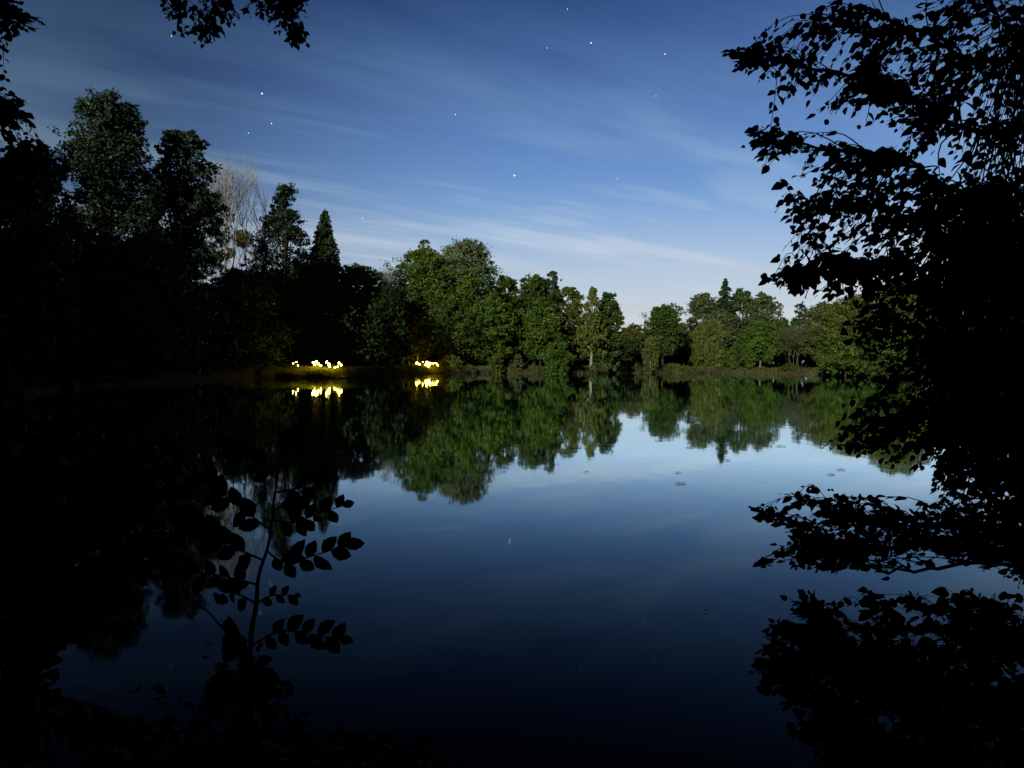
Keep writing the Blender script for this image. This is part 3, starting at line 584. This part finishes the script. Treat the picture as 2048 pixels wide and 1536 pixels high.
for i, (px, py, l, lb) in enumerate([
    (1359, 968, .28, 'largest raft of dead leaves on the bright middle water'),
    (1380, 896, .34, 'small dark leaf floating near the reflected conifer tip'),
    (1454, 921, .26, 'dark leaf floating beside the tip of the reflected conifer'),
    (1440, 912, .26, 'dark leaf floating just left of the reflected conifer tip'),
    (1318, 882, .34, 'dark speck of leaf floating below the reflected round tree'),
    (1213, 892, .34, 'dark leaf floating at the right edge of the central reflection'),
    (1218, 886, .34, 'faint leaf floating highest at the right edge of the central reflection'),
    (1172, 944, .18, 'tiny leaf floating alone left of the middle of the bright water'),
    (1356, 946, .20, 'leaf floating just above the largest raft of leaves'),
    (1010, 936, .28, 'leaf floating beside the lowest tip of the big reflected tree'),
    (1006, 944, .20, 'smaller leaf floating just under another beside the big reflected tree'),
    (1560, 893, .34, 'leaf floating in the reflection right of the conifer tip'),
    (1662, 950, .26, 'dark leaf floating near the near right leaves'),
    (1680, 940, .26, 'leaf floating farthest right on the bright water'),
    (1410, 1225, .06, 'tiny leaf floating low on the dark blue water')]):
    floating(px, py, l * .62, lb, 100 + i)
def pale_scrap(px, py, size, label):
    x, y = water_at(px, py); root = empty('floating_feather', (x, y, .003), label, 'feather')
    WH = see_through(plain('pale_feather', (.80, .80, .82), .5), .75)
    stamp('vane', LEAFB, np.array([[x, y, .012]]), np.array([[.25, .9, .5]]), np.array([[.1, -.6, .8]]), np.array([size]), WH, root)
    g = Geo(); g.tube([(x, y, .004), (x + .08 * size, y + .1 * size, .02), (x + .2 * size, y + .7 * size, .2 * size)], [.0012, .0012, .0006], 5); g.build('quill', WH, root)
pale_scrap(407, 1308, .10, 'small white feather on the dark water below the near left sapling')
def buoy(px, py):
    x, y = water_at(px, py); root = empty('buoy', (x, y, 0), 'tiny white float on the water just off the far right bank', 'buoy')
    g = Geo(); g.add(*ico((x, y, .03), .08)); g.build('float', plain('white_float', (.85, .85, .82), .4), root)
    g = Geo(); g.tube([(x, y, .09), (x, y, .16)], [.012, .01], 6); g.build('eyelet', METAL, root)
buoy(1612, 757)

# ------------------------------------------------------------------ stars: glowing bodies far beyond everything
STAR = bpy.data.materials.new('starlight'); STAR.use_nodes = True
_n = STAR.node_tree; _n.nodes.clear(); _o = _n.nodes.new('ShaderNodeOutputMaterial'); _e = _n.nodes.new('ShaderNodeEmission'); _e.inputs[0].default_value = (.92, .96, 1, 1); _e.inputs[1].default_value = 1.6
_n.links.new(_e.outputs[0], _o.inputs[0]); STAR.cycles.emission_sampling = 'NONE'
for (px, py, r, lb) in [
    (1182, 86, 3.6, 'bright star high over the middle of the pond'), (1330, 108, 3.0, 'star high to the right of the brightest high star'),
    (1650, 110, 3.2, 'star showing through the gap in the near right leaves'), (1135, 18, 2.2, 'faint star closest to the top edge of the sky'),
    (1094, 96, 2.0, 'faint star to the left of the bright high star'), (1312, 192, 2.0, 'faint star in the clear blue below the right high star'),
    (911, 229, 2.5, 'lone faint star over the centre of the sky left of middle'), (524, 187, 4.2, 'brightest star on the left, above the streak of cloud'),
    (543, 247, 2.9, 'star just below the brightest left star'), (497, 266, 2.5, 'faint star lowest of the three stars on the left'),
    (432, 46, 3.0, 'star shining through the hanging leaves at the top left'), (343, 72, 2.5, 'faint star just left of the hanging leaves'),
    (1029, 351, 4.3, 'brightest star in the middle, above the long cloud streaks'), (725, 436, 2.6, 'low star between the small spruce and the central trees'),
    (1235, 357, 2.0, 'faint star right of the brightest middle star'), (1740, 302, 2.4, 'star deep within the near right leaves')]:
    c = W(px, py, 3600); root = empty('star', c, lb, 'star', 'stars in the night sky'); g = Geo(); g.add(*ico(c, r * .86)); g.build('glowing_disc', STAR, root)

# ------------------------------------------------------------------ near branches: limbs first, then twigs grown from the limbs to points inside the crown
def inpoly(P, poly):
    x, y = P[:, 0], P[:, 1]; ins = np.zeros(len(P), bool); n = len(poly)
    for i in range(n):
        a, b = poly[i], poly[(i + 1) % n]; c = (a[1] > y) != (b[1] > y)
        ins ^= c & (x < (b[0] - a[0]) * (y - a[1]) / (b[1] - a[1] + 1e-12) + a[0])
    return ins
def smooth_path(P, n):
    P = np.asarray(P, float); t = np.linspace(0, len(P) - 1, n); out = []
    for s in t:
        i = min(int(s), len(P) - 2); f = s - i; p0 = P[max(i - 1, 0)]; p1 = P[i]; p2 = P[i + 1]; p3 = P[min(i + 2, len(P) - 1)]
        out.append(0.5 * ((2 * p1) + (-p0 + p2) * f + (2 * p0 - 5 * p1 + 4 * p2 - p3) * f * f + (-p0 + 3 * p1 - 3 * p2 + p3) * f ** 3))
    return np.array(out)
def near_plant(name, cat, label, base, limbs, regions, leaf, seed, tmpl=LEAFR, lr=0.03, flow=(-0.5, 0, -0.35), lpt=9, twig=0.34, tr=None, crown='foliage'):
    """limbs: lists of (px, py, depth) or world triples tagged 'w'; regions: (polygon, count, dmin, dmax)"""
    rng = np.random.default_rng(seed); root = empty(name, base, label, cat); g = Geo(); LP = []; LR = []
    for li in limbs:
        P = [np.array(q[1:], float) if q[0] == 'w' else W(*q) for q in li]; P = smooth_path(P, 26); P[3:] += rng.normal(0, .012, (23, 3))
        r = np.linspace(lr, lr * .18, 26); g.tube(P, r, 7); LP.append(P); LR.append(r)
    LP = np.concatenate(LP); LR = np.concatenate(LR); LV, LX, LZ, LS = [], [], [], []
    fl = np.array(flow, float)
    for (poly, n, d0, d1) in regions:
        poly = np.array(poly, float); lo, hi = poly.min(0), poly.max(0); pts = rng.uniform(lo, hi, (n * 6, 2)); pts = pts[inpoly(pts, poly)][:n]
        for (px, py) in pts:
            T = W(px, py, rng.uniform(d0, d1)); d = np.linalg.norm(LP - (T - fl * 0.25), axis=1); i = int(np.argmin(d + rng.random(len(d)) * 0.15)); A = LP[i]
            L = np.linalg.norm(T - A); sag = np.array([0, 0, 0.10 * L]); path = smooth_path([A, A * .6 + T * .4 + sag + rng.normal(0, .05 * L + .01, 3), T], 8)
            g.tube(path, np.linspace(min(LR[i] * .5, .007), .0016, 8), 3 if L < .8 else 4)
            e = unit(path[-1] - path[-3]); tl = twig * rng.uniform(.6, 1.2); st = max(0, L - tl)
            seg = np.linalg.norm(np.diff(path, axis=0), axis=1); cs = np.concatenate([[0], np.cumsum(seg)])
            k = max(3, int(lpt * rng.uniform(.7, 1.3))); s = np.linspace(max(0, cs[-1] - tl), cs[-1], k)
            Q = np.stack([np.interp(s, cs, path[:, j]) for j in range(3)], 1); up = np.array([0, 0, 1.0]); sd_ = unit(np.cross(e, up) + rng.normal(0, .1, 3)); sg = np.where(np.arange(k) % 2, 1, -1)
            X = unit(e * .65 + sd_ * sg[:, None] * .85 + fl * .3 + np.array([0, 0, -.25]) + rng.normal(0, .28, (k, 3))); Q = Q + X * leaf * .12 + rng.normal(0, leaf * .12, (k, 3))
            X[-1] = e; Z = unit(up * .45 + rng.normal(0, .6, (k, 3)))
            LV.append(Q); LX.append(X); LZ.append(Z); LS.append(leaf * rng.uniform(.4, 1.2, k) * np.linspace(1.05, .75, k))
    if tr: g.tube(*tr)
    g.build('trunk', M['nearbark'], root)
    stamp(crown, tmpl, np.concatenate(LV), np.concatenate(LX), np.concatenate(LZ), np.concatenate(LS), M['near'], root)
    return root

def wp(x, y, z): return ('w', x, y, z)
# right-hand tree: stands on the bank just outside the frame
rb = (3.05, 3.9, zg(3.05, 3.9) if zg(3.05, 3.9) > 0 else 0.3); 
rx, ry = 3.25, 3.0; rz = zg(rx, ry)
near_plant('alder_tree', 'tree', 'black leafy tree filling the right side, its branches reaching left across sky and water', (rx, ry, rz), [
    [wp(rx, ry, 3.6), (2010, 120, 3.9), (1850, 60, 3.9), (1720, 25, 3.9), (1640, 40, 3.8)],
    [wp(rx, ry, 3.3), (2000, 260, 3.8), (1820, 190, 3.7), (1640, 140, 3.6), (1500, 110, 3.5)],
    [wp(rx, ry, 3.1), (1980, 380, 3.8), (1800, 320, 3.9), (1640, 300, 3.8), (1520, 275, 3.7)],
    [wp(rx, ry, 2.9), (1980, 480, 3.7), (1820, 430, 3.8), (1690, 400, 3.7), (1580, 400, 3.7)],
    [wp(rx, ry, 2.7), (1980, 590, 3.6), (1820, 540, 3.6), (1680, 520, 3.5), (1570, 550, 3.4)],
    [wp(rx, ry, 2.3), (1990, 700, 3.6), (1860, 660, 3.7), (1760, 640, 3.7), (1700, 650, 3.7)],
    [wp(rx, ry, 2.0), (2000, 850, 3.5), (1880, 830, 3.5), (1760, 850, 3.5), (1680, 895, 3.4)],
    [wp(rx, ry, 3.9), (2060, 60, 4.2), (1980, -60, 4.4)]],
    [([(1455, 105), (1530, 65), (1620, 110), (1690, 130), (1760, 100), (1830, 150), (1800, 260), (1640, 240), (1600, 200), (1510, 160)], 80, 3.4, 4.2),
     ([(1452, 95), (1500, 85), (1530, 140), (1470, 145)], 12, 3.4, 3.8), ([(1488, 268), (1530, 255), (1570, 300), (1500, 300)], 10, 3.4, 3.8), ([(1600, 0), (1760, 0), (1740, 90), (1620, 70)], 14, 3.6, 4.4),
     ([(1690, 60), (1850, 60), (1900, 200), (1850, 310), (1740, 150)], 72, 3.4, 4.6),
     ([(1850, -20), (2100, -30), (2100, 470), (1960, 470), (1880, 300)], 165, 3.4, 5.0),
     ([(1500, 280), (1560, 255), (1680, 290), (1850, 300), (1900, 400), (1700, 440), (1580, 390), (1520, 330)], 80, 3.4, 4.4),
     ([(1570, 410), (1700, 400), (1900, 450), (2080, 500), (2080, 600), (1900, 600), (1720, 590), (1600, 560), (1560, 500)], 150, 3.3, 4.6),
     ([(1840, 390), (2100, 390), (2100, 620), (1850, 600)], 130, 3.4, 4.8),
     ([(1520, 560), (1600, 520), (1750, 540), (1760, 600), (1650, 590), (1560, 580)], 48, 3.3, 3.8), ([(1512, 555), (1560, 540), (1620, 575), (1560, 590)], 14, 3.3, 3.6), ([(1545, 380), (1600, 380), (1620, 460), (1560, 470)], 12, 3.3, 3.8),
     ([(1700, 610), (1850, 560), (2100, 520), (2100, 760), (1900, 800), (1780, 760), (1710, 690)], 250, 3.3, 4.8),
     ([(1640, 900), (1700, 820), (1780, 780), (1900, 760), (2100, 760), (2100, 1000), (1900, 990), (1790, 930), (1690, 910)], 230, 3.2, 4.6),
     ([(1850, 560), (2100, 540), (2100, 1050), (1870, 1000)], 520, 3.4, 5.2)],
    0.053, 7, lr=0.018, twig=0.34, lpt=9, crown='foliage',
    tr=([(rx + .1, ry - .05, rz - .3), (rx + .02, ry, 1.5), (rx, ry, 2.6), (rx + .05, ry + .1, 4.2), (rx - .1, ry + .3, 6.5)], [.17, .14, .12, .09, .04], 10))
# low branch over the water, its own small tree on the bank
sx, sy = 2.75, 3.15; sz = max(zg(sx, sy), 0.2)
near_plant('hazel_shrub', 'shrub', 'black shrub at lower right with flat leafy branches held out over the water', (sx, sy, sz), [
    [wp(sx, sy, sz - .2), wp(sx - .05, sy + .1, 1.0), (1960, 1130, 3.5), (1840, 1142, 3.5), (1720, 1120, 3.5), (1620, 1060, 3.5), (1500, 1015, 3.4)],
    [wp(sx, sy, sz - .2), wp(sx, sy + .1, 1.0), (1980, 1060, 3.5), (1820, 1050, 3.5), (1680, 1020, 3.5), (1600, 1000, 3.4)],
    [wp(sx, sy, sz - .2), wp(sx, sy + .1, 1.0), (1980, 1100, 3.5), (1800, 1100, 3.5), (1650, 1110, 3.5), (1530, 1125, 3.4)]],
    [([(1485, 1015), (1560, 988), (1680, 980), (1780, 1005), (1900, 1015), (2060, 990), (2060, 1110), (1900, 1115), (1750, 1110), (1620, 1100), (1560, 1060), (1510, 1035)], 230, 3.3, 4.0),
     ([(1510, 1130), (1530, 1090), (1580, 1080), (1700, 1080), (1760, 1120), (1640, 1140), (1560, 1125)], 60, 3.3, 3.8),
     ([(1880, 1000), (2100, 980), (2100, 1200), (2000, 1150), (1930, 1130)], 120, 3.0, 4.2)],
    0.048, 8, lr=0.013, twig=0.24, lpt=9, flow=(-.5, 0, .1))
bx, by = 1.9, 2.55; bz = max(zg(bx, by), 0.2)
near_plant('dark_shrub', 'shrub', 'black leafy shrub in the bottom right corner at the photographer\'s feet', (bx, by, bz), [
    [wp(bx, by, bz - .2), wp(bx - .05, by, .75), (1760, 1330, 2.9), (1640, 1280, 2.9), (1550, 1240, 2.9)],
    [wp(bx, by, bz - .2), (1800, 1400, 2.7), (1760, 1290, 2.8), (1745, 1200, 2.8)],
    [wp(bx, by, bz - .2), (1840, 1400, 2.7), (1700, 1290, 2.8), (1610, 1200, 2.8)],
    [wp(bx, by, bz - .2), (1960, 1380, 2.7), (1990, 1270, 2.8), (1880, 1215, 2.9)],
    [wp(bx, by, bz - .2), (1720, 1480, 2.7), (1620, 1420, 2.8), (1540, 1340, 2.8)]],
    [([(1575, 1185), (1625, 1190), (1660, 1270), (1600, 1280)], 26, 2.6, 3.1), ([(1735, 1180), (1765, 1185), (1850, 1300), (1770, 1300)], 34, 2.6, 3.1),
     ([(1522, 1232), (1555, 1232), (1610, 1310), (1560, 1320)], 20, 2.6, 3.1), ([(1640, 1210), (1690, 1220), (1720, 1290), (1650, 1290)], 14, 2.6, 3.1),
     ([(1560, 1290), (1850, 1290), (1900, 1420), (1600, 1400)], 80, 2.6, 3.3),
     ([(1500, 1345), (1600, 1300), (1850, 1330), (2060, 1300), (2060, 1560), (1640, 1560), (1580, 1420)], 320, 2.3, 3.2),
     ([(1850, 1230), (1900, 1195), (2060, 1190), (2060, 1330), (1900, 1300)], 90, 2.5, 3.4)],
    0.058, 9, lr=0.008, twig=0.24, lpt=8, flow=(-.4, 0, .3))

# hanging branch at the top left, from a tree behind the photographer
hx, hy = -3.4, 0.9; hz = zg(hx, hy)
near_plant('overhanging_tree', 'tree', 'leafy branch tips hanging into the sky at the top left', (hx, hy, hz), [
    [wp(hx, hy, 2.0), wp(hx + .1, 2.2, 4.6), (420, -190, 6.0), (440, -60, 6.6), (420, 60, 6.8)],
    [wp(hx, hy, 2.0), wp(hx + .3, 2.4, 4.7), (520, -180, 6.2), (560, -60, 6.6), (600, 70, 6.8)],
    [wp(hx, hy, 2.0), wp(hx - .1, 2.2, 4.7), (300, -200, 6.0), (330, -70, 6.6), (350, -10, 6.8)]],
    [([(305, -60), (640, -60), (610, 0), (590, 20), (540, 30), (500, 40), (470, 40), (440, 85), (410, 95), (370, 80), (335, 50), (330, 10)], 110, 6.2, 7.3),
     ([(510, -20), (600, 0), (622, 50), (610, 95), (575, 90), (550, 60), (520, 30)], 45, 6.2, 7.2)],
    0.070, 10, lr=0.018, twig=0.34, lpt=9, flow=(.1, 0, -.6),
    tr=([(hx, hy, hz - .2), (hx, hy, 2.2), (hx - .2, hy - .2, 6.0), (hx - .3, hy - .2, 9)], [.16, .13, .1, .04], 9))
# tree at the left edge
lx, ly = -4.6, 4.1; lz = zg(lx, ly)
near_plant('leaning_tree', 'tree', 'black branches of a near tree poking in at the left edge, above the dark treeline', (lx, ly, lz), [
    [wp(lx, ly, 3.0), (-180, 60, 5.4), (-60, 20, 5.8), (60, 50, 6.0)],
    [wp(lx, ly, 2.8), (-180, 250, 5.4), (-80, 200, 5.8), (50, 230, 6.0)],
    [wp(lx, ly, 2.6), (-180, 400, 5.4), (-60, 340, 5.8), (90, 320, 6.0)],
    [wp(lx, ly, 2.3), (-180, 600, 5.2), (-60, 560, 5.6), (40, 560, 6.0)]],
    [([(-80, -40), (40, 0), (90, 30), (80, 70), (40, 60), (10, 100), (-80, 110)], 75, 5.4, 6.6),
     ([(-80, 150), (5, 175), (60, 215), (60, 265), (10, 250), (-80, 290)], 75, 5.4, 6.6),
     ([(-80, 290), (20, 290), (125, 310), (110, 350), (60, 420), (-80, 640)], 150, 5.4, 6.6),
     ([(-80, 600), (40, 520), (60, 760), (-80, 900)], 100, 5.0, 6.6)],
    0.070, 12, lr=0.02, twig=0.34, lpt=9, flow=(.5, 0, -.3),
    tr=([(lx, ly, lz - .3), (lx, ly, 2.2), (lx + .1, ly, 4.0), (lx - .2, ly, 8)], [.18, .15, .12, .04], 9))
# dense shrub in the lower left
qx, qy = -1.75, 2.75; qz = max(zg(qx, qy), 0.2)
mx_, my_ = -1.15, 2.05; mz = max(zg(mx_, my_), 0.2)
near_plant('bramble', 'shrub', 'low black bramble tangle in the bottom left corner around the foot of the sapling', (mx_, my_, mz), [
    [wp(mx_, my_, mz - .1), (300, 1500, 2.2), (150, 1420, 2.4), (20, 1380, 2.5)],
    [wp(mx_, my_, mz - .1), (340, 1500, 2.2), (430, 1420, 2.3), (520, 1350, 2.4)],
    [wp(mx_, my_, mz - .1), (380, 1540, 2.2), (560, 1500, 2.3), (740, 1500, 2.4)]],
    [([(-60, 1380), (60, 1370), (260, 1450), (430, 1390), (540, 1400), (640, 1470), (900, 1500), (900, 1600), (-60, 1600)], 210, 2.0, 2.7),
     ([(430, 1330), (480, 1300), (560, 1310), (580, 1420), (400, 1440)], 45, 2.2, 2.6)],
    0.055, 31, tmpl=LEAFB, lr=0.006, twig=0.2, lpt=8, flow=(.1, 0, .3))
near_plant('dense_shrub', 'shrub', 'dense black shrub in the lower left over the shaded water, left of the large-leaved sapling', (qx, qy, qz), [
    [wp(qx, qy, qz - .2), (60, 1200, 3.2), (150, 1050, 3.4), (280, 930, 3.5)],
    [wp(qx, qy, qz - .2), (40, 1100, 3.2), (80, 980, 3.4), (120, 860, 3.5)],
    [wp(qx, qy, qz - .2), (100, 1250, 3.0), (260, 1130, 3.2), (380, 1060, 3.3)],
    [wp(qx, qy, qz - .2), (80, 1150, 3.2), (260, 1020, 3.3), (430, 960, 3.4)]],
    [([(-60, 800), (150, 830), (300, 880), (420, 930), (430, 1010), (380, 1090), (260, 1200), (130, 1180), (-60, 1180)], 260, 2.8, 3.9),
     ([(-60, 1150), (160, 1180), (260, 1200), (240, 1260), (130, 1300), (60, 1420), (-60, 1500)], 170, 2.6, 3.4)],
    0.080, 13, tmpl=LEAFB, lr=0.012, twig=0.28, lpt=8, flow=(.4, 0, .2))

# large-leaved sapling right in front, lower left
def sapling():
    D = 2.15; b = W(508, 1420, D); x, y = float(b[0]), float(b[1]); z = zg(x, y); rng = np.random.default_rng(5)
    root = empty('sapling', (x, y, z), 'large-leaved sapling with paired-looking pointed leaves in the lower left foreground', 'sapling'); g = Geo()
    stem = smooth_path([np.array([x, y, z - .1]), W(500, 1330, D), W(512, 1215, D), W(518, 1150, D + .02), W(538, 1085, D + .03), W(548, 1000, D + .05), W(560, 930, D + .06)], 24)
    g.tube(smooth_path([W(506, 1318, D), W(450, 1262, D + .05), W(415, 1222, D + .1), W(385, 1205, D + .15)], 10), np.linspace(.004, .0016, 10), 5); g.tube(stem, np.linspace(.0085, .0022, 24), 7); LV, LX, LZ, LS = [], [], [], []
    tw = [([(532, 1100), (570, 1125), (630, 1110), (690, 1092)], 7, .092), ([(545, 1040), (590, 1045), (640, 1025), (686, 1012)], 6, .075),
          ([(525, 1120), (480, 1100), (440, 1075), (400, 1062)], 6, .095), ([(515, 1170), (480, 1160), (430, 1150), (385, 1145)], 6, .085),
          ([(508, 1210), (540, 1192), (565, 1190), (588, 1190)], 4, .052), ([(508, 1205), (480, 1190), (455, 1185), (440, 1190)], 4, .080),
          ([(506, 1290), (560, 1262), (620, 1268), (680, 1280)], 7, .080), ([(505, 1310), (485, 1295), (468, 1275), (455, 1255)], 5, .07),
          ([(540, 1060), (500, 1030), (450, 990), (420, 965)], 6, .09), ([(552, 985), (600, 975), (630, 960), (650, 950)], 5, .075),
          ([(556, 960), (520, 930), (480, 905), (450, 890)], 6, .08), ([(560, 930), (580, 890), (600, 860), (610, 840)], 5, .07),
          ([(548, 1020), (570, 1010), (590, 1020), (610, 1040)], 4, .085), ([(506, 1325), (490, 1310), (475, 1300), (465, 1300)], 3, .055)]
    for (pp, k, ls) in tw:
        off = rng.uniform(-.10, .15); P = smooth_path([W(p[0], p[1], D + .02 + off * i / 3) for i, p in enumerate(pp)], 14); g.tube(P, np.linspace(.0035, .0012, 14), 5)
        kk = int(k * 1.6)
        for j in range(kk):
            s = (0.18 + 0.80 * j / (kk - 1)) * 13; i = min(int(s), 12); p = P[i] + (P[i + 1] - P[i]) * (s - i); e = unit(P[i + 1] - P[i]); v = np.array([0, 0, 1.0]) * (1 if j % 2 else -1)
            last = j >= kk - 1
            X = unit(e * (1.2 if last else .75) + v * (0 if last else rng.uniform(.6, 1.1)) + rng.normal(0, .16, 3)); LV.append(p); LX.append(X); LZ.append(unit(np.array([rng.normal(0, .25), -1.0, rng.uniform(.1, .8)]))); LS.append(ls * .74 * rng.uniform(.7, 1.1) * (0.85 if last else 1))
    g.build('stem', M['nearbark'], root); stamp('foliage', LEAFB, np.array(LV), np.array(LX), np.array(LZ), np.array(LS), M['near'], root)
sapling()
